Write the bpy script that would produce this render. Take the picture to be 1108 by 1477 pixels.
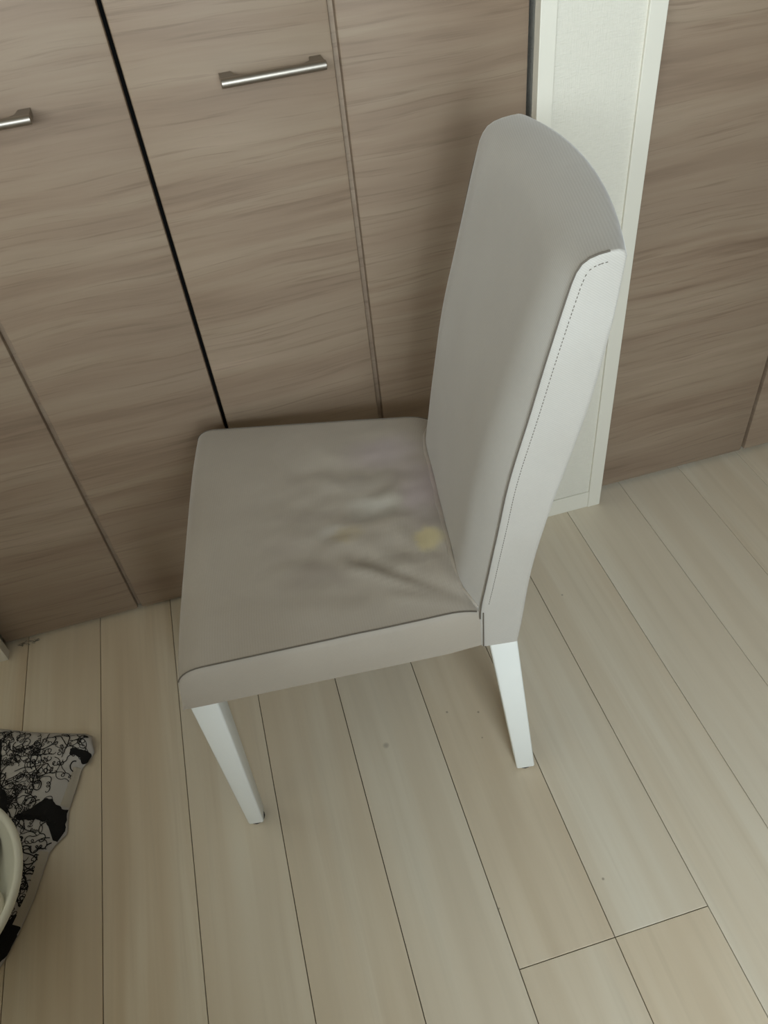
import bpy, bmesh, math, random
from mathutils import Vector, Matrix, noise

# ------------------------------------------------------------------ clear
for o in list(bpy.data.objects): bpy.data.objects.remove(o)
S = bpy.context.scene
C = S.collection
random.seed(7)

# ------------------------------------------------------------------ camera
FPX = 1133.2256
cd = bpy.data.cameras.new('camera'); cam = bpy.data.objects.new('camera', cd); C.objects.link(cam)
cd.sensor_fit = 'VERTICAL'; cd.sensor_height = 24.0; cd.lens = FPX / 1477.0 * 24.0
cd.clip_start = .02
_r = Vector((0.96138281, -0.25879008, -0.09365248)); _u = Vector((0.24755604, 0.66447909, 0.70511244)); _f = Vector((0.12024599, 0.70106721, -0.70288382))
cam.matrix_world = Matrix(((_r.x, _u.x, -_f.x, 0.0), (_r.y, _u.y, -_f.y, -1.18721018), (_r.z, _u.z, -_f.z, 1.29946038), (0, 0, 0, 1)))
S.camera = cam

# ------------------------------------------------------------------ light, exposure
W = bpy.data.worlds.new('daylight'); S.world = W; W.use_nodes = True
W.node_tree.nodes['Background'].inputs[0].default_value = (.80, .88, 1, 1)
W.node_tree.nodes['Background'].inputs[1].default_value = .35
# the room: x -1.15..2.7, y -2.6..0, z 0..2.4; the daylight comes through a window in the wall behind the camera
RX0, RX1, RY, RZ = -2.3, 2.7, -2.6, 2.4
WX0, WX1, WZ0, WZ1 = -2.2, .46, .6, 2.05
ld = bpy.data.lights.new('window_daylight', 'AREA'); ld.shape = 'RECTANGLE'; ld.size = WX1 - WX0; ld.size_y = WZ1 - WZ0
ld.energy = 190; ld.color = (.82, .94, 1.0)
lo = bpy.data.objects.new('window_daylight', ld); C.objects.link(lo)
lo.location = ((WX0 + WX1) / 2, RY - .06, (WZ0 + WZ1) / 2); lo.rotation_euler = (math.radians(90), 0, 0)
S.view_settings.view_transform = 'Standard'; S.view_settings.look = 'None'; S.view_settings.gamma = 1
S.view_settings.exposure = 0.0
try: S.view_settings.use_curve_mapping = False
except Exception: pass

# ------------------------------------------------------------------ material helpers
def srgb(r, g, b):
    f = lambda c: c / 12.92 if c <= .04045 else ((c + .055) / 1.055) ** 2.4
    return (f(r / 255), f(g / 255), f(b / 255), 1)
class NT:
    def __init__(s, name):
        s.m = bpy.data.materials.new(name); s.m.use_nodes = True; s.t = s.m.node_tree
        s.b = s.t.nodes['Principled BSDF']
    def n(s, typ, ins=None, **kw):
        q = s.t.nodes.new(typ)
        for k, v in kw.items(): setattr(q, k, v)
        for k, v in (ins or {}).items():
            if isinstance(v, bpy.types.NodeSocket): s.t.links.new(v, q.inputs[k])
            else: q.inputs[k].default_value = v
        return q
    def set(s, **kw):
        for k, v in kw.items():
            k = k.replace('_', ' ')
            if isinstance(v, bpy.types.NodeSocket): s.t.links.new(v, s.b.inputs[k])
            else: s.b.inputs[k].default_value = v
        return s.m
    def math(s, op, a, b=0.0, c=0.0, clamp=False):
        return s.n('ShaderNodeMath', {0: a, 1: b, 2: c}, operation=op, use_clamp=clamp).outputs[0]
    def mix(s, f, a, b, mode='MIX'):
        q = s.n('ShaderNodeMix', data_type='RGBA', blend_type=mode)
        for k, v in ((0, f), (6, a), (7, b)):
            if isinstance(v, bpy.types.NodeSocket): s.t.links.new(v, q.inputs[k])
            else: q.inputs[k].default_value = v
        return q.outputs[2]
    def ramp(s, f, stops):
        q = s.n('ShaderNodeValToRGB', {0: f}); e = q.color_ramp.elements
        while len(e) < len(stops): e.new(.5)
        for i, (p, c) in enumerate(stops):
            e[i].position = p; e[i].color = c if not isinstance(c, (int, float)) else (c, c, c, 1)
        return q.outputs[0]
    def coords(s, scale=(1, 1, 1), rnd=0.0, out='Object'):
        v = s.n('ShaderNodeTexCoord').outputs[out]
        mp = s.n('ShaderNodeMapping', {0: v, 3: scale})
        v = mp.outputs[0]
        if rnd:
            r = s.n('ShaderNodeObjectInfo').outputs['Random']
            v = s.n('ShaderNodeVectorMath', {0: v, 1: s.n('ShaderNodeCombineXYZ', {0: s.math('MULTIPLY', r, rnd), 1: s.math('MULTIPLY', r, rnd * 1.7), 2: s.math('MULTIPLY', r, rnd * .6)}).outputs[0]}, operation='ADD').outputs[0]
        return v
    def noise(s, v, scale, detail=3, rough=.55, dist=0.0):
        return s.n('ShaderNodeTexNoise', {'Vector': v, 'Scale': scale, 'Detail': detail, 'Roughness': rough, 'Distortion': dist}).outputs[0]
    def bump(s, h, strength, dist=.001):
        q = s.n('ShaderNodeBump', {'Height': h, 'Strength': strength, 'Distance': dist})
        s.t.links.new(q.outputs[0], s.b.inputs['Normal'])

def plain(name, col, rough=.6, metal=0.0, bump=0.0, bscale=80):
    t = NT(name)
    v = t.coords(); nz = t.noise(v, bscale)
    c2 = tuple(x * .93 for x in col[:3]) + (1,)
    if bump: t.bump(nz, bump)
    return t.set(Base_Color=t.mix(t.noise(v, 6), col, c2), Roughness=rough, Metallic=metal)

def door_mat():
    t = NT('door_wood')
    v = t.coords((1, 1, 1), 7.0)
    # slow wave bends the horizontal grain
    vs = t.n('ShaderNodeMapping', {0: v, 3: (1.3, 1, 3.0)}).outputs[0]
    warp = t.n('ShaderNodeTexNoise', {'Vector': vs, 'Scale': 1.6, 'Detail': 2.0}).outputs[1]
    vw = t.n('ShaderNodeVectorMath', {0: v, 1: t.n('ShaderNodeVectorMath', {0: warp, 1: (.0, .0, .05)}, operation='MULTIPLY').outputs[0]}, operation='ADD').outputs[0]
    g1 = t.noise(t.n('ShaderNodeMapping', {0: vw, 3: (1.6, 1, 26)}).outputs[0], 1.0, 4, .6)
    g2 = t.noise(t.n('ShaderNodeMapping', {0: vw, 3: (5, 1, 170)}).outputs[0], 1.0, 3, .65)
    g3 = t.noise(t.n('ShaderNodeMapping', {0: vw, 3: (.9, 1, 7)}).outputs[0], 1.0, 2)
    base = t.ramp(g1, [(.28, srgb(121, 101, 84)), (.46, srgb(140, 120, 101)), (.58, srgb(148, 130, 110)), (.75, srgb(159, 139, 120))])
    base = t.mix(t.ramp(g3, [(.35, 0.0), (.7, .75)]), base, srgb(140, 121, 103))
    fine = t.ramp(g2, [(.30, 0.0), (.46, 1.0)])
    base = t.mix(fine, t.mix(.45, base, srgb(108, 89, 73)), base)
    t.bump(g2, .10, .0006)
    return t.set(Base_Color=base, Roughness=.5, Specular_IOR_Level=.35)

def plank_mat():
    t = NT('floor_plank_wood')
    v = t.coords((1, 1, 1), 9.0)
    vs = t.n('ShaderNodeMapping', {0: v, 3: (9, .9, 1)}).outputs[0]
    g1 = t.noise(vs, 1.0, 3, .5)
    g2 = t.noise(t.n('ShaderNodeMapping', {0: v, 3: (70, 2.2, 1)}).outputs[0], 1.0, 3, .6)
    g3 = t.noise(t.n('ShaderNodeMapping', {0: v, 3: (24, 1.0, 1)}).outputs[0], 1.0, 3, .55, .6)
    r = t.n('ShaderNodeObjectInfo').outputs['Random']
    base = t.ramp(g1, [(.3, srgb(204, 185, 158)), (.5, srgb(218, 202, 177)), (.7, srgb(227, 217, 197))])
    base = t.mix(t.ramp(g3, [(.45, 0.0), (.75, .55)]), base, srgb(199, 179, 149))
    base = t.mix(t.ramp(g2, [(.5, 0.0), (.8, .5)]), base, srgb(197, 181, 156))
    base = t.mix(t.math('MULTIPLY', r, .45), base, srgb(223, 216, 200))
    # little scuffs and dirt specks that lie on the boards
    pos = t.n('ShaderNodeNewGeometry').outputs['Position']
    for (x, y, rad, k) in ((.070, -.471, .0050, .38), (.196, -.441, .002, .6), (.251, -.459, .002, .6), (.335, -.796, .002, .6), (.165, -.79, .0015, .5), (.508, -.256, .002, .5), (.24, -.51, .0015, .5)):
        d = t.n('ShaderNodeVectorMath', {0: pos, 1: (x, y, 0)}, operation='DISTANCE').outputs['Value']
        f = t.n('ShaderNodeMapRange', {0: d, 1: rad * .5, 2: rad * 1.4, 3: k, 4: 0.0}).outputs[0]
        base = t.mix(f, base, srgb(97, 85, 70))
    t.bump(g2, .05, .0005)
    return t.set(Base_Color=base, Roughness=t.math('MULTIPLY_ADD', g3, .15, .36), Specular_IOR_Level=.4)

def wallpaper_mat():
    t = NT('woven_wallpaper')
    v = t.coords()
    h1 = t.noise(t.n('ShaderNodeMapping', {0: v, 3: (60, 60, 520)}).outputs[0], 1.0, 2)
    h2 = t.noise(t.n('ShaderNodeMapping', {0: v, 3: (500, 500, 70)}).outputs[0], 1.0, 2)
    h = t.math('ADD', h1, t.math('MULTIPLY', h2, .6))
    t.bump(h, .9, .0012)
    return t.set(Base_Color=t.mix(h1, srgb(212, 207, 193), srgb(223, 218, 205)), Roughness=.85)

def fabric_mat(name, stains=False):
    t = NT(name)
    v = t.coords()
    big = t.noise(v, 7, 3); mid = t.noise(v, 28, 4)
    fib = t.noise(v, 900, 2)
    col = t.mix(t.ramp(big, [(.35, 0.0), (.65, 1.0)]), srgb(178, 172, 163), srgb(186, 181, 173))
    col = t.mix(t.ramp(mid, [(.45, 0.0), (.8, .35)]), col, srgb(168, 162, 154))
    rot = t.n('ShaderNodeMapping', {0: v, 2: (.7, .78, .6)}).outputs[0]
    tw = t.n('ShaderNodeTexWave', {'Vector': rot, 'Scale': 150.0, 'Distortion': .6, 'Detail': 1.0}, wave_type='BANDS', bands_direction='X').outputs[1]
    tf = t.math('MULTIPLY', tw, t.math('MULTIPLY_ADD', t.noise(v, 260, 2), .9, .0 if stains else .1))
    col = t.mix(t.math('MULTIPLY', tf, .15 if stains else .28), col, srgb(204, 201, 196))
    col = t.mix(t.math('MULTIPLY', t.math('SUBTRACT', 1.0, tw), .05 if stains else .12), col, srgb(150, 145, 137))
    if stains:
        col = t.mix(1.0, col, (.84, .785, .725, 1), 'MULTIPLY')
        wn = t.n('ShaderNodeTexNoise', {'Vector': v, 'Scale': 22.0, 'Detail': 4.0}).outputs[1]
        vv = t.n('ShaderNodeVectorMath', {0: v, 1: t.n('ShaderNodeVectorMath', {0: wn, 1: (.05, .05, 0)}, operation='MULTIPLY').outputs[0]}, operation='ADD').outputs[0]
        vv = t.n('ShaderNodeVectorMath', {0: vv, 1: (-.025, -.025, 0)}, operation='ADD').outputs[0]
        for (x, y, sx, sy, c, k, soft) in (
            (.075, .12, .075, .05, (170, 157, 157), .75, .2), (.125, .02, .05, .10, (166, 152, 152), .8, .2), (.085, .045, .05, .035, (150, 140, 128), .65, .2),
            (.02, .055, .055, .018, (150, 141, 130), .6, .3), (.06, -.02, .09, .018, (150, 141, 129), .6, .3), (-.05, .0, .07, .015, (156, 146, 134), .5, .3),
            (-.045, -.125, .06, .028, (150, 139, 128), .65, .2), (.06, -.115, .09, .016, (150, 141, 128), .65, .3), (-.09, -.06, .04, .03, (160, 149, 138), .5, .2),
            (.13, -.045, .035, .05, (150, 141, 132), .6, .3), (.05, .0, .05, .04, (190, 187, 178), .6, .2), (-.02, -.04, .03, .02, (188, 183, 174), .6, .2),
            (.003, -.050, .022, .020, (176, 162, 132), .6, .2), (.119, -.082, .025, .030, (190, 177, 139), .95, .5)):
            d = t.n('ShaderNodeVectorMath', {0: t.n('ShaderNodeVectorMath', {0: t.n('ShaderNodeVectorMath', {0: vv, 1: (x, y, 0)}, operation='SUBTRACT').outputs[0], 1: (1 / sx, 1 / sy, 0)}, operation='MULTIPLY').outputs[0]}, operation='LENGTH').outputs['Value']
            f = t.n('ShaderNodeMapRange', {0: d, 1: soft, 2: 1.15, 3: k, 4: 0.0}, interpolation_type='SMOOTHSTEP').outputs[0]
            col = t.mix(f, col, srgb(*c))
    t.bump(t.math('ADD', fib, t.math('MULTIPLY', tw, .2 if stains else .5)), .22, .0005)
    t.b.inputs['Sheen Weight'].default_value = .5; t.b.inputs['Sheen Roughness'].default_value = .4
    return t.set(Base_Color=col, Roughness=.62, Specular_IOR_Level=.45)

M = {}
M['door'] = door_mat(); M['plank'] = plank_mat(); M['paper'] = wallpaper_mat()
M['trim'] = plain('white_trim_paint', srgb(226, 221, 207), .5)
M['wall'] = plain('darkened_wall', srgb(112, 98, 78), .85, bump=.2, bscale=300)  # unseen walls, colour darkened to hold back bounce light
M['sidewall'] = plain('greige_wall', srgb(176, 165, 147), .85)  # unseen left wall, kept lighter to bounce light onto the backrest
M['ceil'] = plain('darkened_ceiling', srgb(122, 114, 100), .9)  # unseen ceiling, toned well below white so less light bounces down
M['black'] = plain('closet_dark', srgb(16, 14, 12), .9)
M['sub'] = plain('plank_joint', srgb(70, 58, 44), .9)
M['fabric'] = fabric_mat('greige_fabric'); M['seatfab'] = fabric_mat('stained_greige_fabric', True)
M['thread'] = plain('seam_thread', srgb(104, 96, 86), .9)
M['leg'] = plain('white_lacquer', srgb(240, 242, 238), .38)
M['glide'] = plain('dark_glide', srgb(40, 34, 28), .8)
M['steel'] = plain('brushed_steel', srgb(166, 158, 148), .42, 1.0)
M['bracket'] = plain('satin_bracket', srgb(140, 130, 118), .45, .7)
M['white_plastic'] = plain('white_plastic', srgb(226, 226, 212), .4)
M['cream'] = plain('cream_cloth', srgb(216, 212, 196), .9, bump=.3, bscale=500)
M['ink'] = plain('black_cloth', srgb(20, 19, 19), .95, bump=.3, bscale=600)
M['print'] = plain('grey_white_cloth', srgb(196, 192, 188), .9, bump=.3, bscale=600)
M['hem'] = plain('pale_hem_cloth', srgb(190, 182, 168), .9, bump=.3, bscale=600)
M['dust'] = plain('grey_dust', srgb(120, 116, 106), 1)

# ------------------------------------------------------------------ mesh helpers
def obj(name, bm_or_mesh, mat=None, parent=None, smooth=False, angle=None):
    if isinstance(bm_or_mesh, bmesh.types.BMesh):
        me = bpy.data.meshes.new(name); bmesh.ops.recalc_face_normals(bm_or_mesh, faces=bm_or_mesh.faces[:]); bm_or_mesh.to_mesh(me); bm_or_mesh.free()
    else: me = bm_or_mesh
    if mat and not me.materials: me.materials.append(M[mat])
    o = bpy.data.objects.new(name, me); C.objects.link(o); o.parent = parent
    if smooth:
        for p in me.polygons: p.use_smooth = True
        if angle: me.set_sharp_from_angle(angle=math.radians(angle))
    return o
def tag(o, label, cat, group=None, kind=None):
    o['label'] = label; o['category'] = cat
    if group: o['group'] = group
    if kind: o['kind'] = kind
    return o
def empty(name, loc=(0, 0, 0), rz=0):
    o = bpy.data.objects.new(name, None); C.objects.link(o); o.location = loc; o.rotation_euler = (0, 0, rz); o.empty_display_size = .1
    return o
def box(x0, x1, y0, y1, z0, z1, bev=0.0, seg=1, bm=None):
    bm = bm or bmesh.new()
    r = bmesh.ops.create_cube(bm, size=1)
    for v in r['verts']: v.co = Vector(((x0 + x1) / 2 + v.co.x * (x1 - x0), (y0 + y1) / 2 + v.co.y * (y1 - y0), (z0 + z1) / 2 + v.co.z * (z1 - z0)))
    if bev:
        es = list({e for v in r['verts'] for e in v.link_edges})
        bmesh.ops.bevel(bm, geom=es, offset=bev, segments=seg, affect='EDGES', profile=.5)
    return bm
def tube(bm, pts, rad, sides=6, closed=False):
    pts = [Vector(p) for p in pts]; rings = []; n = len(pts)
    prev = None
    for i, p in enumerate(pts):
        a = pts[(i - 1) % n] if (closed or i) else p; b = pts[(i + 1) % n] if (closed or i < n - 1) else p
        d = (b - a).normalized() if (b - a).length > 1e-9 else Vector((0, 0, 1))
        if prev is None:
            prev = d.orthogonal().normalized()
        prev = (prev - d * prev.dot(d)).normalized(); q = d.cross(prev)
        rr = rad(i / (n - 1)) if callable(rad) else rad
        rings.append([bm.verts.new(p + (prev * math.cos(t) + q * math.sin(t)) * rr) for t in [2 * math.pi * k / sides for k in range(sides)]])
    for i in range(n if closed else n - 1):
        A, B = rings[i], rings[(i + 1) % n]
        for k in range(sides): bm.faces.new((A[k], A[(k + 1) % sides], B[(k + 1) % sides], B[k]))
    if not closed:
        bm.faces.new(rings[0][::-1]); bm.faces.new(rings[-1])
    return bm
def interp(tab, x):
    if x <= tab[0][0]: return tab[0][1]
    for (a, fa), (b, fb) in zip(tab, tab[1:]):
        if x <= b: return fa + (fb - fa) * (x - a) / (b - a)
    return tab[-1][1]
def smooth_tab(tab, x):        # Catmull-Rom style interpolation
    n = len(tab)
    if x <= tab[0][0]: return tab[0][1]
    if x >= tab[-1][0]: return tab[-1][1]
    for i in range(n - 1):
        if x <= tab[i + 1][0]:
            x0, y0 = tab[i]; x1, y1 = tab[i + 1]
            m0 = (y1 - tab[i - 1][1]) / (x1 - tab[i - 1][0]) if i else (y1 - y0) / (x1 - x0)
            m1 = (tab[i + 2][1] - y0) / (tab[i + 2][0] - x0) if i + 2 < n else (y1 - y0) / (x1 - x0)
            h = x1 - x0; t = (x - x0) / h
            return (2*t**3-3*t*t+1)*y0 + (t**3-2*t*t+t)*h*m0 + (-2*t**3+3*t*t)*y1 + (t**3-t*t)*h*m1

# ------------------------------------------------------------------ floor of separate planks
PW, X0S = .1515, -.44284
fl = obj('floor', box(RX0, RX1, RY, .10, -.05, -.0035), 'sub'); tag(fl, 'pale greige plank floor of the room', 'floor', kind='structure')
def plank_mesh(L):
    bm = bmesh.new(); w = PW - .0012; h = L - .0012; t = .0105; c = .0008
    lo_ = [bm.verts.new((sx * w / 2, sy * h / 2, -t)) for sx, sy in ((-1, -1), (1, -1), (1, 1), (-1, 1))]
    md = [bm.verts.new((sx * w / 2, sy * h / 2, -c)) for sx, sy in ((-1, -1), (1, -1), (1, 1), (-1, 1))]
    hi = [bm.verts.new((sx * (w / 2 - c * .6), sy * (h / 2 - c * .6), 0)) for sx, sy in ((-1, -1), (1, -1), (1, 1), (-1, 1))]
    bm.faces.new(hi)
    for A, B in ((lo_, md), (md, hi)):
        for k in range(4): bm.faces.new((A[k], A[(k + 1) % 4], B[(k + 1) % 4], B[k]))
    me = bpy.data.meshes.new('plank'); bm.to_mesh(me); bm.free(); me.materials.append(M['plank']); return me
pl_cache = {}
k0 = math.ceil((RX0 - X0S) / PW); k1 = math.floor((RX1 - X0S) / PW)
for k in range(k0, k1):
    pair = k // 2
    off = -.877 if pair % 2 == 0 else -.877 + .909
    ys = [off + j * 1.818 for j in range(-3, 3)]
    for a, b in zip(ys, ys[1:]):
        a = max(a, RY); b = min(b, .095)
        if b - a < .03: continue
        L = round(b - a, 4)
        if L not in pl_cache: pl_cache[L] = plank_mesh(L)
        o = obj('plank', pl_cache[L], None, fl); o.location = (X0S + (k + .5) * PW, (a + b) / 2, 0)

# ------------------------------------------------------------------ walls
tag(obj('wall_back', box(RX0, RX1, .06, .10, -.0, RZ), 'black'), 'dark back of the closet behind the doors', 'wall', kind='structure')
tag(obj('wall_left', box(RX0 - .08, RX0, RY, .10, 0, RZ), 'sidewall'), 'plain greige side wall left of the closet', 'wall', kind='structure')
tag(obj('wall_right', box(RX1, RX1 + .08, RY, .10, 0, RZ), 'wall'), 'plain darkened side wall right of the closet', 'wall', kind='structure')
bm = box(RX0, WX0, RY - .08, RY, 0, RZ); box(WX1, RX1, RY - .08, RY, 0, RZ, bm=bm); box(WX0, WX1, RY - .08, RY, 0, WZ0, bm=bm); box(WX0, WX1, RY - .08, RY, WZ1, RZ, bm=bm)
tag(obj('wall_front', bm, 'wall'), 'darkened wall with the window opening behind the viewer', 'wall', kind='structure')
bm = bmesh.new(); s = .04
box(WX0, WX1, RY - .07, RY - .02, WZ0, WZ0 + s, bm=bm); box(WX0, WX1, RY - .07, RY - .02, WZ1 - s, WZ1, bm=bm)
box(WX0, WX0 + s, RY - .07, RY - .02, WZ0, WZ1, bm=bm); box(WX1 - s, WX1, RY - .07, RY - .02, WZ0, WZ1, bm=bm); xm = (WX0 + WX1) / 2; box(xm - .02, xm + .02, RY - .07, RY - .02, WZ0, WZ1, bm=bm)
tag(obj('window_1', bm, 'trim'), 'white two-light window frame behind the viewer', 'window', kind='structure')
tag(obj('shade_partition', box(-1.9, -.02, -1.9, -1.7, 0, 1.28), 'door'), 'added half-height light blocker behind the viewer', 'wall', kind='structure')  # unseen blocker added to shade the lower left of the view
tag(obj('ceiling', box(RX0, RX1, RY, .10, RZ, RZ + .05), 'ceil'), 'plain darkened ceiling', 'ceiling', kind='structure')
tag(obj('wall_header', box(RX0, RX1, -.034, .06, 2.12, RZ), 'wall'), 'darkened wall strip above the closet doors', 'wall', kind='structure')

# pier between the two closets and the corner piece on the far left
tag(obj('wall_pier', box(.516, .694, -.0345, .06, 0, 2.12), 'paper'), 'narrow off-white woven wallpaper pier between the closet doors', 'wall', kind='structure')
tag(obj('trim_1', box(.5025, .5275, -.040, -.020, 0, 2.12, .0012, 2), 'trim'), 'white painted upright trim on left edge of the wallpaper pier', 'trim', kind='structure')
tag(obj('trim_2', box(.667, .696, -.040, -.004, 0, 2.12, .0012, 2), 'trim'), 'white painted upright trim on right edge of the wallpaper pier', 'trim', kind='structure')
tag(obj('baseboard_pier', box(.5275, .667, -.0385, -.0345, 0, .046, .0008), 'trim'), 'low white baseboard at the foot of the wallpaper pier', 'baseboard', kind='structure')
tag(obj('wall_corner', box(RX0, -.650, -.0335, .06, 0, 2.12), 'paper'), 'off-white wallpaper wall left of the closet', 'wall', kind='structure')
tag(obj('trim_3', box(-.663, -.6335, -.038, -.013, 0, 2.12, .0012, 2), 'trim'), 'white painted upright trim at left edge of the closet', 'trim', kind='structure')
tag(obj('baseboard_corner', box(RX0, -.663, -.0375, -.0335, 0, .046, .0008), 'trim'), 'low white baseboard left of the closet', 'baseboard', kind='structure')

# ------------------------------------------------------------------ folding closet doors
def panel(x0, x1, parent, mat='door'):
    w = x1 - x0
    bm = box(-w / 2, w / 2, 0, .020, -1.055, 1.055, .0046, 2)
    o = obj('panel', bm, mat, parent, True, 40); o.location = ((x0 + x1) / 2, 0, 1.0655)
    return o
def handle(x0, x1, parent):
    z = .990; y = -.033
    xm = (x0 + x1) / 2; L = x1 - x0
    h = empty('handle'); h.parent = parent; h.location = (xm, 0, z)
    bm = bmesh.new(); R = .0062; pts = [(-L / 2, y, 0), (-L / 2 + .0008, y, 0), (L / 2 - .0008, y, 0), (L / 2, y, 0)]
    tube(bm, pts, lambda t: R if .1 < t < .9 else R - .0009, 20)
    obj('bar', bm, 'steel', h, True, 35)
    for s in (-1, 1):
        # flat bracket, flared where it meets the bar
        bm = bmesh.new(); out = []
        for (px, py) in ((0, y + .003), (0, -.0005), (.016, -.0005), (.019, y + .014), (.028, y + .007), (.040, y + .0045), (.040, y + .003)):
            out.append((s * (-L / 2 + .0012 + px), py))
        top = [bm.verts.new((a, b, .0048)) for a, b in out]; bot = [bm.verts.new((a, b, -.0048)) for a, b in out]
        bm.faces.new(top); bm.faces.new(bot[::-1]); n = len(out)
        for i in range(n): bm.faces.new((top[i], bot[i], bot[(i + 1) % n], top[(i + 1) % n]))
        obj('bracket', bm, 'bracket', h)
    return h
GB = .0040
def fold_strip(x, parent):       # brown seal that closes the joint between two leaves
    o = obj('joint_strip', box(-.006, .006, .011, .018, -1.05, 1.05), 'door', parent); o.location = (x, 0, 1.063)
D1 = tag(empty('door_1', (0, 0, 0)), 'pair of taupe wood-grain folding closet doors at the left edge', 'door', kind='structure')
panel(-.6385, -.353 - GB, D1); panel(-.353 + GB, -.0690, D1); fold_strip(-.353, D1); handle(-.333, -.1885, D1)
D2 = tag(empty('door_2', (0, 0, 0)), 'pair of taupe wood-grain folding closet doors behind the chair', 'door', kind='structure')
panel(-.0632, .2226 - GB, D2); panel(.2226 + GB, .5040, D2); fold_strip(.2226, D2); handle(.0575, .2005, D2)
D3 = tag(empty('door_3', (0, 0, 0)), 'taupe wood-grain folding closet doors right of the wallpaper pier', 'door', kind='structure')
panel(.699, 1.080 - GB, D3); panel(1.080 + GB, 1.46, D3); fold_strip(1.080, D3); panel(1.468, 1.845, D3); panel(1.851, 2.23, D3)
tag(obj('wall_end', box(2.235, RX1, -.034, .06, 0, 2.12), 'paper'), 'off-white wall right of the closet', 'wall', kind='structure')

# ------------------------------------------------------------------ chair
TH = math.radians(-8.3)
UO, WO = .13, -.325
ch = empty('dining_chair', (UO * math.cos(TH) - WO * math.sin(TH), UO * math.sin(TH) + WO * math.cos(TH), 0), TH)
tag(ch, 'dining chair with stained greige fabric slipcover and white tapered legs', 'chair')

# --- backrest: a side profile swept across the width
ZB = .386
FR = [(.386, .298), (.462, .297), (.52, .305), (.60, .316), (.695, .331), (.789, .352), (.876, .372), (.919, .383), (.937, .3885)]
BK = [(.386, .3480), (.421, .3520), (.534, .3625), (.63, .3795), (.778, .4125), (.875, .4275), (.952, .434)]
WN, WF = -.2165, .186            # local w of near and far side of the backrest
WC, WH = (WN + WF) / 2, (WF - WN) / 2
prof = []                         # (u, z, kind)
NZ = 34
for i in range(NZ + 1):
    z = ZB + (.919 - ZB) * i / NZ; prof.append((smooth_tab(FR, z), z))
ftx, ftz = prof[-1]
btx = smooth_tab(BK, .940)
# rounded front-top edge, nearly flat top, small back-top edge
ctrl = [(ftx + .0035, .9285), (ftx + .0085, .9360), (ftx + .0155, .9405), (ftx + .024, .9430), (ftx + .034, .9445), (btx - .008, .9450), (btx - .0025, .9430), (btx, .9375)]
prof += ctrl
for i in range(1, 31):
    z = .9375 - (.9375 - ZB) * i / 30; prof.append((smooth_tab(BK, z), z))
NS = 44
def back_def(u, z, s, front):
    """bow and fullness of the upholstery, s in -1..1 across the width"""
    k = 1 - s * s; hgt = max(0, min(1, (z - .48) / .47))
    du = .029 * k * hgt ** 1.3                      # the top bows backwards
    if front: du += -.004 * math.sin(math.pi * hgt) * (1 - abs(s) ** 3.0) - .021 * (1 - max(0, (abs(s) - .64) / .36) ** 2.0)   # full, padded front
    dz = (.009 * k + .010 * max(0, -s) ** 3) * max(0, (z - .80) / .145)
    return u + du, z + dz
def back_point(i, s):
    u, z = prof[i]; front = i <= NZ + 3
    fw = 1.0 if i <= NZ else max(0, 1 - (i - NZ) / 6.0)
    a = back_def(u, z, s, False); b = back_def(u, z, s, True)
    uu, zz = a[0] + (b[0] - a[0]) * fw, a[1]
    # narrow a little towards the far rounded upper corner
    w = WC + WH * s
    if s > 0:
        r = .022; q = WH * (1 - s)
        if q < r and z > .88: zz -= (r - math.sqrt(max(0, r * r - (r - q) ** 2))) * min(1, (z - .88) / .06) * .62
    n = noise.noise(Vector((uu * 9, w * 9, zz * 9))) * .0012
    return (UO * 0 + uu - UO + n * fw, w, zz)
svals = []
for j in range(NS + 1):
    t = -1 + 2 * j / NS; svals.append(math.copysign(1 - (1 - abs(t)) ** 1.35, t))
bm = bmesh.new(); grid = []
for j, s in enumerate(svals):
    grid.append([bm.verts.new(back_point(i, s)) for i in range(len(prof))])
def side_ring(s, out, inset):
    """ring just inside the edge so that the seam edge is slightly rounded"""
    pts = [Vector(back_point(i, s)) for i in range(len(prof))]
    c = []
    n = len(pts)
    for i, p in enumerate(pts):
        a, b = pts[max(i - 1, 0)], pts[min(i + 1, n - 1)]
        d = b - a; nrm = Vector((d.z, 0, -d.x)).normalized()   # points inward for this winding
        q = p + nrm * inset * (1 if i <= NZ + 3 else .35 if i < NZ + 12 else .6); q.y += out; c.append(bm.verts.new(q))
    return c
ringN1 = side_ring(-1, -.0012, .0014); ringN2 = side_ring(-1, -.0020, .0080)
ringF1 = side_ring(1, .0040, .0040); ringF2 = side_ring(1, .0060, .0100)
rows = [ringN2, ringN1] + grid + [ringF1, ringF2]
m = len(prof)
for A, B in zip(rows, rows[1:]):
    for i in range(m - 1): bm.faces.new((A[i], A[i + 1], B[i + 1], B[i]))
# close sides with strips between the front and back halves
for R in (ringN2, ringF2):
    a, b = 0, m - 1
    while b - a > 1:
        if b - a == 2: bm.faces.new((R[a], R[a + 1], R[b])); break
        # advance whichever is lower
        za, zb = R[a + 1].co.z, R[b - 1].co.z
        if za <= zb: bm.faces.new((R[a], R[a + 1], R[b])); a += 1
        else: bm.faces.new((R[a], R[b - 1], R[b])); b -= 1
for A, B in zip(rows, rows[1:]): bm.faces.new((A[0], B[0], B[m - 1], A[m - 1]))
back = obj('backrest', bm, 'fabric', ch, True, 60)
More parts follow.
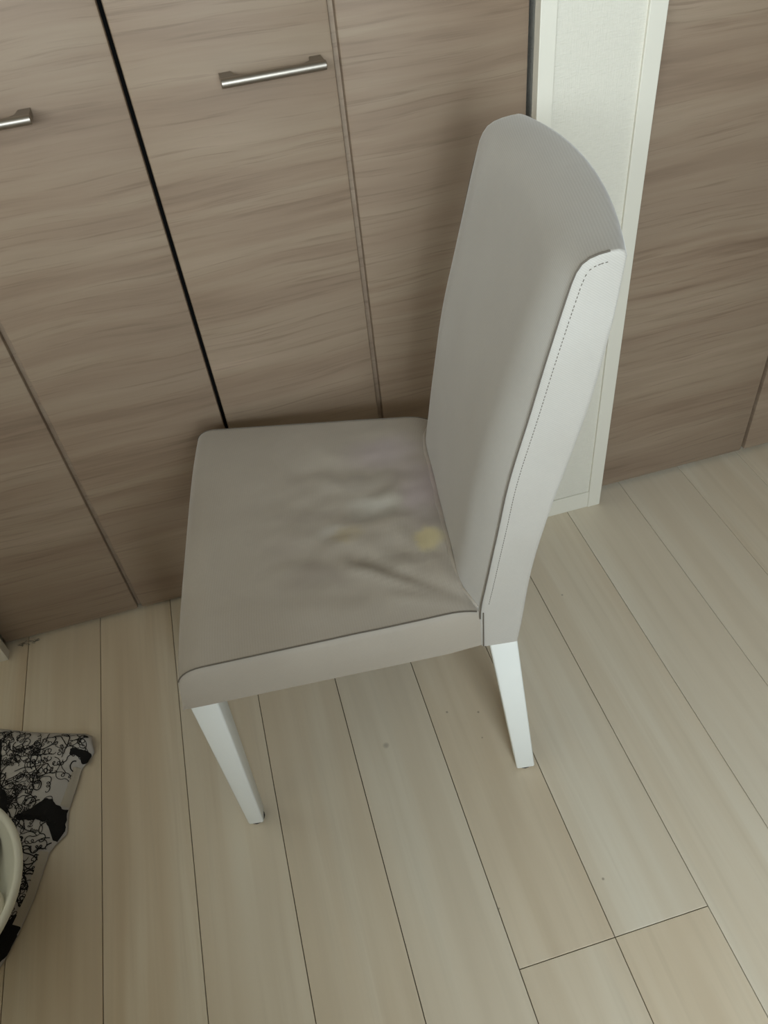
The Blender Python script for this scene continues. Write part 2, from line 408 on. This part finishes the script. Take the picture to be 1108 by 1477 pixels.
# seam line and top-stitching on both sides
for s, sg in ((-1, -1), (1, 1)):
    idx = list(range(4, NZ + 6))
    bm = bmesh.new(); pts = [Vector(back_point(i, s)) + Vector((-.0003, sg * .0010, .0002)) for i in idx]
    tube(bm, pts, .0010, 5); obj('seam', bm, 'thread', back)
    # dashed stitching 9 mm inside the seam, on the side panel
    bm = bmesh.new(); poly = []
    for i in idx[2:]:
        p = Vector(back_point(i, s)); a = Vector(back_point(max(i - 1, 0), s)); b = Vector(back_point(i + 1, s)); d = (b - a); nrm = Vector((d.z, 0, -d.x)).normalized()
        poly.append(p + nrm * .0095 + Vector((0, sg * (.0022 if sg < 0 else .0062), 0)))
    acc = 0
    for a, b in zip(poly, poly[1:]):
        L = (b - a).length; t = 0
        while t + .0025 < L:
            tube(bm, [a.lerp(b, t / L), a.lerp(b, (t + .0022) / L)], .00042, 4); t += .0040
    obj('stitching', bm, 'thread', back)

# --- seat
SN = [(-.105, -.2415), (.300, -.2145)]     # u -> local w of the near edge
SF = [(-.105, .2600), (.300, .2010)]       # far edge
def wn(u): return interp(SN, u)
def wf(u): return interp(SF, u)
sp = []
for i in range(7): sp.append((-.119 + .009 * i / 6, .387 + (.440 - .387) * i / 6))
for k in range(1, 9):
    a = math.pi / 2 * k / 8; sp.append((-.110 + .035 * (1 - math.cos(a)), .440 + .027 * math.sin(a)))
NU = 46
for i in range(1, NU + 1): sp.append((-.075 + (.300 + .075) * i / NU, .467 + .004 * i / NU))
def fold(u, w, a, b, h, wid):
    a = Vector(a); b = Vector(b); p = Vector((u, w)); d = b - a; t = max(0, min(1, (p - a).dot(d) / d.length_squared)); q = (p - a - d * t).length
    return h * math.exp(-(q / wid) ** 2) * min(1, 4 * (1 - t) * 1.0) * (1 if t > 0 else .6)
def seat_point(i, s):
    u, z = sp[i]; w = (wn(u) + wf(u)) / 2 + (wf(u) - wn(u)) / 2 * s
    lu = u - UO
    top = max(0, min(1, (u + .105) / .03)) if i > 6 else 0
    k = (1 - abs(s) ** 4)
    z += top * .0085 * k * (1 - .35 * math.exp(-((lu - .06) / .10) ** 2) * math.exp(-(w / .14) ** 2))
    # soft wrinkles of the loose cover
    mid = math.exp(-((lu - .02) / .13) ** 2 - (w / .16) ** 2)
    z += top * mid * .0065 * noise.noise(Vector((lu * 13 + 2, w * 26, 1.3)))
    z += top * mid * .0036 * noise.noise(Vector((lu * 34 + 8, w * 44, 4.3)))
    z += top * k * (fold(lu, w, (.168, -.216), (-.02, -.100), .0050, .0075) - fold(lu, w, (.168, -.210), (-.01, -.085), .0050, .009) + fold(lu, w, (.168, -.216), (.03, -.170), .0030, .007)
                    - fold(lu, w, (.168, -.214), (.05, -.150), .0032, .007) + fold(lu, w, (.165, -.20), (.06, -.03), .0028, .010))
    # the rear dips into the crease under the backrest
    if u > .255: z -= .012 * ((u - .255) / .045) ** 2
    du = -.006 * k if i < 12 else 0
    return Vector((lu + du, w, z))
NW = 60
sv = [math.copysign(1 - (1 - abs(t)) ** 1.25, t) for t in [-1 + 2 * j / NW for j in range(NW + 1)]]
bm = bmesh.new(); rows = [[bm.verts.new(seat_point(i, s)) for i in range(len(sp))] for s in sv]
n = len(sp)
def skirt(s, sg):
    """side panel: rows going down from the seam edge to the hem"""
    out = []
    for r in range(0, 8):
        t = r / 7; row = []
        for i in range(n):
            p = seat_point(i, s); zb = .386 + (.0015 * math.sin(p.x * 40) if 0 else 0); z = p.z + (zb - p.z) * t
            bulge = .0045 * math.sin(math.pi * min(1, t * 1.0)) ** .7 +   .0032 * noise.noise(Vector((p.x * 7 + z * 20, z * 60, sg)))*math.sin(math.pi*t)
            rear = max(0.0, min(1.0, (.17 - p.x) / .05)) if p.x > .12 else 1
            row.append(bm.verts.new((p.x - (.008 * t if 6 < i < 12 else 0) * (12 - i) / 5, p.y + sg * (bulge + .004 * t) * (rear * .9 + .1), z)))
        out.append(row)
    return out
nearS = skirt(-1, -1); farS = skirt(1, 1)
allrows = nearS[::-1] + rows + farS
for A, B in zip(allrows, allrows[1:]):
    for i in range(n - 1): bm.faces.new((A[i], A[i + 1], B[i + 1], B[i]))
bmesh.ops.remove_doubles(bm, verts=bm.verts, dist=.00008)
# underside
bm2 = box(-.222, .168, -.205, .185, .392, .40)
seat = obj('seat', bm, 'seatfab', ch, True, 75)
obj('seat_base', bm2, 'ink', ch)
for s, sg in ((-1, -1), (1, 1)):
    bm = bmesh.new(); pts = [seat_point(i, s) + Vector((0, sg * .0004, .0002)) for i in range(7, n - 1)]
    tube(bm, pts, .0010, 5); obj('seam', bm, 'thread', seat)
# loose tuck of fabric along the crease, and the upright seam between seat skirt and backrest
bm = bmesh.new(); pts = []
for j in range(25):
    s = -.985 + 1.97 * j / 24
    i = min(range(NZ), key=lambda q: abs(prof[q][1] - .478))
    p = Vector(back_point(i, s)); pts.append((p.x - .0025 - .000 * (1 - s * s) + .001 * math.sin(j * 1.9), p.y, .4700 + .005 * (1 - abs(s) ** 3) + .0008 * math.sin(j * 1.3)))
tube(bm, pts, lambda t: .0012 + .0036 * math.sin(math.pi * min(1, t * .9 + .02)) ** .8, 10)
obj('crease_fold', bm, 'seatfab', ch, True)
for w, sg in ((WN - .0028, -1), (WF + .0062, 1)):
    bm = bmesh.new(); tube(bm, [(.300 - UO, w - sg * .0005, z) for z in (.388, .41, .44, .462)], .0009, 5); obj('seam', bm, 'thread', ch)

# --- legs: tapered, slightly splayed, with a dark glide under each
def leg(top, bot, zt=.40):
    """top/bot = (u0,u1,w0,w1)"""
    bm = bmesh.new(); z0 = .004
    T = [bm.verts.new((u - UO, w, zt)) for u, w in ((top[0], top[2]), (top[1], top[2]), (top[1], top[3]), (top[0], top[3]))]
    B = [bm.verts.new((u - UO, w, z0)) for u, w in ((bot[0], bot[2]), (bot[1], bot[2]), (bot[1], bot[3]), (bot[0], bot[3]))]
    bm.faces.new(T); bm.faces.new(B[::-1])
    for i in range(4): bm.faces.new((T[i], B[i], B[(i + 1) % 4], T[(i + 1) % 4]))
    bmesh.ops.bevel(bm, geom=bm.edges[:], offset=.0032, segments=3, affect='EDGES', profile=.5)
    o = obj('leg', bm, 'leg', ch, True, 50)
    cu = (bot[0] + bot[1]) / 2 - UO; cw = (bot[2] + bot[3]) / 2
    g = bmesh.new(); bmesh.ops.create_cone(g, cap_ends=True, segments=16, radius1=.0140, radius2=.0130, depth=.006, matrix=Matrix.Translation((cu, cw, .003)))
    obj('glide', g, 'glide', o, True, 40)
leg((-.1125, -.0725, -.240, -.194), (-.112, -.086, -.2405, -.210))
leg((-.1125, -.0725, .208, .253), (-.112, -.086, .224, .2545))
leg((.307, .347, -.2165, -.178), (.3575, .389, -.2165, -.186))
leg((.307, .347, .150, .188), (.3575, .389, .158, .188))

# ------------------------------------------------------------------ patterned cloth on the floor
right = [(-.640, -.205), (-.560, -.240), (-.470, -.272), (-.455, -.288), (-.453, -.319), (-.478, -.346), (-.488, -.385), (-.499, -.419), (-.501, -.462), (-.519, -.476), (-.530, -.487), (-.541, -.522), (-.552, -.557), (-.573, -.605), (-.597, -.647), (-.638, -.690)]
CX, CY = -.83, -.46
def poly_at(t):
    f = t * (len(right) - 1); i = min(int(f), len(right) - 2); a = Vector(right[i]); b = Vector(right[i + 1]); return a.lerp(b, f - i)
def inside_edge(x, y):
    """distance to the cloth's free edge"""
    p = Vector((x, y)); d = 9
    for a, b in zip(right, right[1:]):
        a = Vector(a); b = Vector(b); e = b - a; t = max(0, min(1, (p - a).dot(e) / e.length_squared)); d = min(d, (p - a - e * t).length)
    return d
def cloth_z(x, y):
    d = inside_edge(x, y)
    z = .003 + .011 * (1 - math.exp(-d / .018))
    z += (.006 * noise.noise(Vector((x * 16, y * 16, 0))) + .003 * noise.noise(Vector((x * 40, y * 34, 3)))) * (1 - math.exp(-d / .02))
    # sharp fold where the upper layer ends
    yy = y + .55 * (x + .52)
    z += .010 / (1 + math.exp(-(yy + .448) / .004)) * (1 - math.exp(-d / .012))
    z += .016 * math.exp(-((x + .462) / .016) ** 2 - ((y + .298) / .016) ** 2)      # curled corner
    return max(.0022, z)
bm = bmesh.new(); NA, NB = 110, 40; g = []
for i in range(NA + 1):
    e = poly_at(i / NA); row = []
    for j in range(NB + 1):
        t = (j / NB) ** 1.3; q = e.lerp(Vector((CX, CY)), t * .985); row.append(bm.verts.new((q.x, q.y, cloth_z(q.x, q.y))))
    g.append(row)
for i in range(NA):
    for j in range(NB): bm.faces.new((g[i][j], g[i + 1][j], g[i + 1][j + 1], g[i][j + 1]))
cloth = obj('patterned_cloth', bm, 'print', None, True)
md = cloth.modifiers.new('thickness', 'SOLIDIFY'); md.thickness = .0016; md.offset = -1
tag(cloth, 'crumpled white cloth with black scribble print lying on the floor', 'cloth')
def in_poly(x, y):
    P = right + [(CX, CY)]; c = False
    for (ax, ay), (bx_, by_) in zip(P, P[1:] + P[:1]):
        if (ay > y) != (by_ > y) and x < (bx_ - ax) * (y - ay) / (by_ - ay) + ax: c = not c
    return c
# printed scribbles: looping pen lines that follow the folds
rng = random.Random(21)
bm = bmesh.new()
def stroke(pts, wid):
    prev = None
    for a, b in zip(pts, pts[1:]):
        d = Vector((b[0] - a[0], b[1] - a[1]))
        if d.length < 1e-7: continue
        d.normalize(); nx, ny = -d.y * wid / 2, d.x * wid / 2
        cur = [(a[0] + nx, a[1] + ny), (a[0] - nx, a[1] - ny)]
        vs = [bm.verts.new((x, y, cloth_z(x, y) + .0009)) for x, y in cur]
        if prev: bm.faces.new((prev[0], prev[1], vs[1], vs[0]))
        prev = vs
for q in range(520):
    x = rng.uniform(-.66, -.45); y = rng.uniform(-.68, -.21)
    if not in_poly(x, y) or inside_edge(x, y) < .008: continue
    # bare patches stay white
    if noise.noise(Vector((x * 22, y * 22, 9))) < -.26: continue
    ang = rng.uniform(0, 6.28); curl = rng.uniform(-1, 1) * 260; pts = []; wid = rng.choice((.0012, .0014, .0016, .0020))
    drift = rng.uniform(0, 6.28)
    for k in range(rng.randint(26, 70)):
        if rng.random() < .09: curl = rng.uniform(-1, 1) * 420
        ang += curl * .0021 + rng.uniform(-.22, .22)
        x += math.cos(ang) * .0021 + math.cos(drift) * .0007; y += math.sin(ang) * .0021 + math.sin(drift) * .0007
        if not in_poly(x, y) or inside_edge(x, y) < .003: break
        pts.append((x, y))
    if len(pts) > 4: stroke(pts, wid)
pr = obj('scribble_print', bm, 'ink', cloth); pr['label'] = 'black looping scribble lines'
# solid black shapes of the print
def blot(outline, name='black_blot'):
    b = bmesh.new(); c = Vector((sum(p[0] for p in outline) / len(outline), sum(p[1] for p in outline) / len(outline)))
    dense = []
    for p, q in zip(outline, outline[1:] + outline[:1]):
        for k in range(6):
            e = Vector(p).lerp(Vector(q), k / 6); nz = .0035 * noise.noise(Vector((e.x * 120, e.y * 120, 2)))
            dense.append(e + Vector((nz, nz)))
    prev = None; first = None; R = 7
    rings = []
    for r in range(R):
        t = 1 - r / R
        rings.append([b.verts.new((c.x + (p.x - c.x) * t, c.y + (p.y - c.y) * t, cloth_z(c.x + (p.x - c.x) * t, c.y + (p.y - c.y) * t) + .0012)) for p in dense])
    n = len(dense)
    for A, B in zip(rings, rings[1:]):
        for k in range(n): b.faces.new((A[k], A[(k + 1) % n], B[(k + 1) % n], B[k]))
    b.faces.new(rings[-1])
    o = obj(name, b, 'ink', cloth, True); o['label'] = 'solid black patch of the print'; return o
blot([(-.500, -.420), (-.503, -.458), (-.518, -.474), (-.524, -.470), (-.514, -.445), (-.530, -.437), (-.552, -.428), (-.582, -.418), (-.590, -.412), (-.560, -.408), (-.535, -.396), (-.520, -.400), (-.517, -.412)])
blot([(-.640, -.235), (-.622, -.248), (-.618, -.300), (-.612, -.350), (-.600, -.372), (-.600, -.405), (-.625, -.415), (-.660, -.400), (-.680, -.320)])
blot([(-.478, -.312), (-.458, -.322), (-.462, -.340), (-.474, -.338), (-.480, -.326), (-.494, -.318), (-.492, -.309)])
blot([(-.571, -.600), (-.590, -.636), (-.612, -.652), (-.632, -.640), (-.600, -.596), (-.578, -.578)])
# pale turned hems along the free edge
def hem(pts, wid):
    b = bmesh.new(); prev = None
    P = [Vector(p) for p in pts]; full = []
    for a, c in zip(P, P[1:]):
        for k in range(8): full.append(a.lerp(c, k / 8))
    full.append(P[-1])
    for i, p in enumerate(full):
        d = (full[min(i + 1, len(full) - 1)] - full[max(i - 1, 0)]).normalized(); nrm = Vector((d.y, -d.x))
        vs = []
        for t in (0, .25, .5, .75, 1):
            q = p + nrm * wid * t; vs.append(b.verts.new((q.x, q.y, cloth_z(q.x, q.y) + .0004 + .0018 * math.sin(math.pi * (t * .75 + .25)))))
        if prev:
            for k in range(4): b.faces.new((prev[k], prev[k + 1], vs[k + 1], vs[k]))
        prev = vs
    o = obj('hem', b, 'hem', cloth, True); o['label'] = 'pale turned hem'
hem([(-.476, -.346), (-.487, -.385), (-.498, -.417)], .013)
hem([(-.531, -.487), (-.541, -.522), (-.552, -.557), (-.571, -.598)], .015)

# ------------------------------------------------------------------ white basin standing on the cloth
BXc, BYc, ZR, RR = -.674, -.575, .150, .163
ba = empty('wash_basin', (BXc, BYc, .0))
tag(ba, 'round white plastic basin with a thick rim at the left edge', 'basin')
def lathe(pr_, seg=96):
    b = bmesh.new(); rings = []
    for r, z in pr_: rings.append([b.verts.new((r * math.cos(2 * math.pi * k / seg), r * math.sin(2 * math.pi * k / seg), z)) for k in range(seg)])
    for A, B in zip(rings, rings[1:]):
        for k in range(seg): b.faces.new((A[k], A[(k + 1) % seg], B[(k + 1) % seg], B[k]))
    return b, rings
b, rg = lathe([(.0005, .026), (.045, .026), (.055, .030), (RR - .012, ZR - .006), (RR - .010, ZR - .002), (RR - .012, ZR - .010), (.050, .020), (.0005, .020)])
obj('bowl', b, 'white_plastic', ba, True, 40)
b = bmesh.new(); seg = 96; rings = []
for k in range(seg):
    a = 2 * math.pi * k / seg
    rings.append([b.verts.new(((RR - .0065 + .0065 * math.cos(t)) * math.cos(a), (RR - .0065 + .0065 * math.cos(t)) * math.sin(a), ZR - .003 + .0055 * math.sin(t))) for t in [2 * math.pi * q / 14 for q in range(14)]])
for k in range(seg):
    A, B = rings[k], rings[(k + 1) % seg]
    for q in range(14): b.faces.new((A[q], A[(q + 1) % 14], B[(q + 1) % 14], B[q]))
obj('rim', b, 'white_plastic', ba, True)
# things in the basin
def heap(name, mat, cx, cy, rx, ry, z0, hgt, label, cat, seed):
    b = bmesh.new(); rings = []; NR = 16; SG = 48
    for r in range(NR + 1):
        t = r / NR; row = []
        for k in range(SG):
            a = 2 * math.pi * k / SG; x = cx + rx * t * math.cos(a); y = cy + ry * t * math.sin(a)
            z = z0 + hgt * (1 - t ** 3) + .010 * noise.noise(Vector((x * 28, y * 28, seed))) * (1 - t)
            row.append(b.verts.new((x, y, z)))
            if r == 0: break
        rings.append(row)
    for k in range(SG): b.faces.new((rings[0][0], rings[1][k], rings[1][(k + 1) % SG]))
    for A, B in zip(rings[1:], rings[2:]):
        for k in range(SG): b.faces.new((A[k], B[k], B[(k + 1) % SG], A[(k + 1) % SG]))
    lowr = [b.verts.new((v.co.x * .55 + cx * .45, v.co.y * .55 + cy * .45, z0 - .035)) for v in rings[-1]]
    for k in range(SG): b.faces.new((rings[-1][k], lowr[k], lowr[(k + 1) % SG], rings[-1][(k + 1) % SG]))
    b.faces.new(lowr)
    o = obj(name, b, mat, None, True); o.location = (BXc, BYc, 0); tag(o, label, cat)
heap('dark_garment', 'ink', .056, .070, .058, .052, .126, .012, 'black cloth lying in the white basin', 'cloth', 2)
heap('cream_towel', 'cream', .072, -.048, .060, .062, .128, .014, 'cream towel filling the near side of the white basin', 'towel', 5)

# ------------------------------------------------------------------ fluff along the foot of the closet door
b = bmesh.new(); rr = random.Random(3)
for q in range(26):
    x = rr.uniform(-.63, -.575); y = -.006 + rr.uniform(-.004, .003); z = rr.uniform(.0012, .004); a = rr.uniform(-.5, .5); pts = []
    for k in range(6):
        pts.append((x, y, z)); a += rr.uniform(-.8, .8); x += math.cos(a) * .0022; y = min(-.002, y + math.sin(a) * .0016); z = max(.0009, z + rr.uniform(-.0008, .0008))
    tube(b, pts, .0004, 3)
d_ = obj('dust_fluff', b, 'dust'); tag(d_, 'grey dust fluff along the foot of the leftmost closet door', 'dust', kind='stuff')
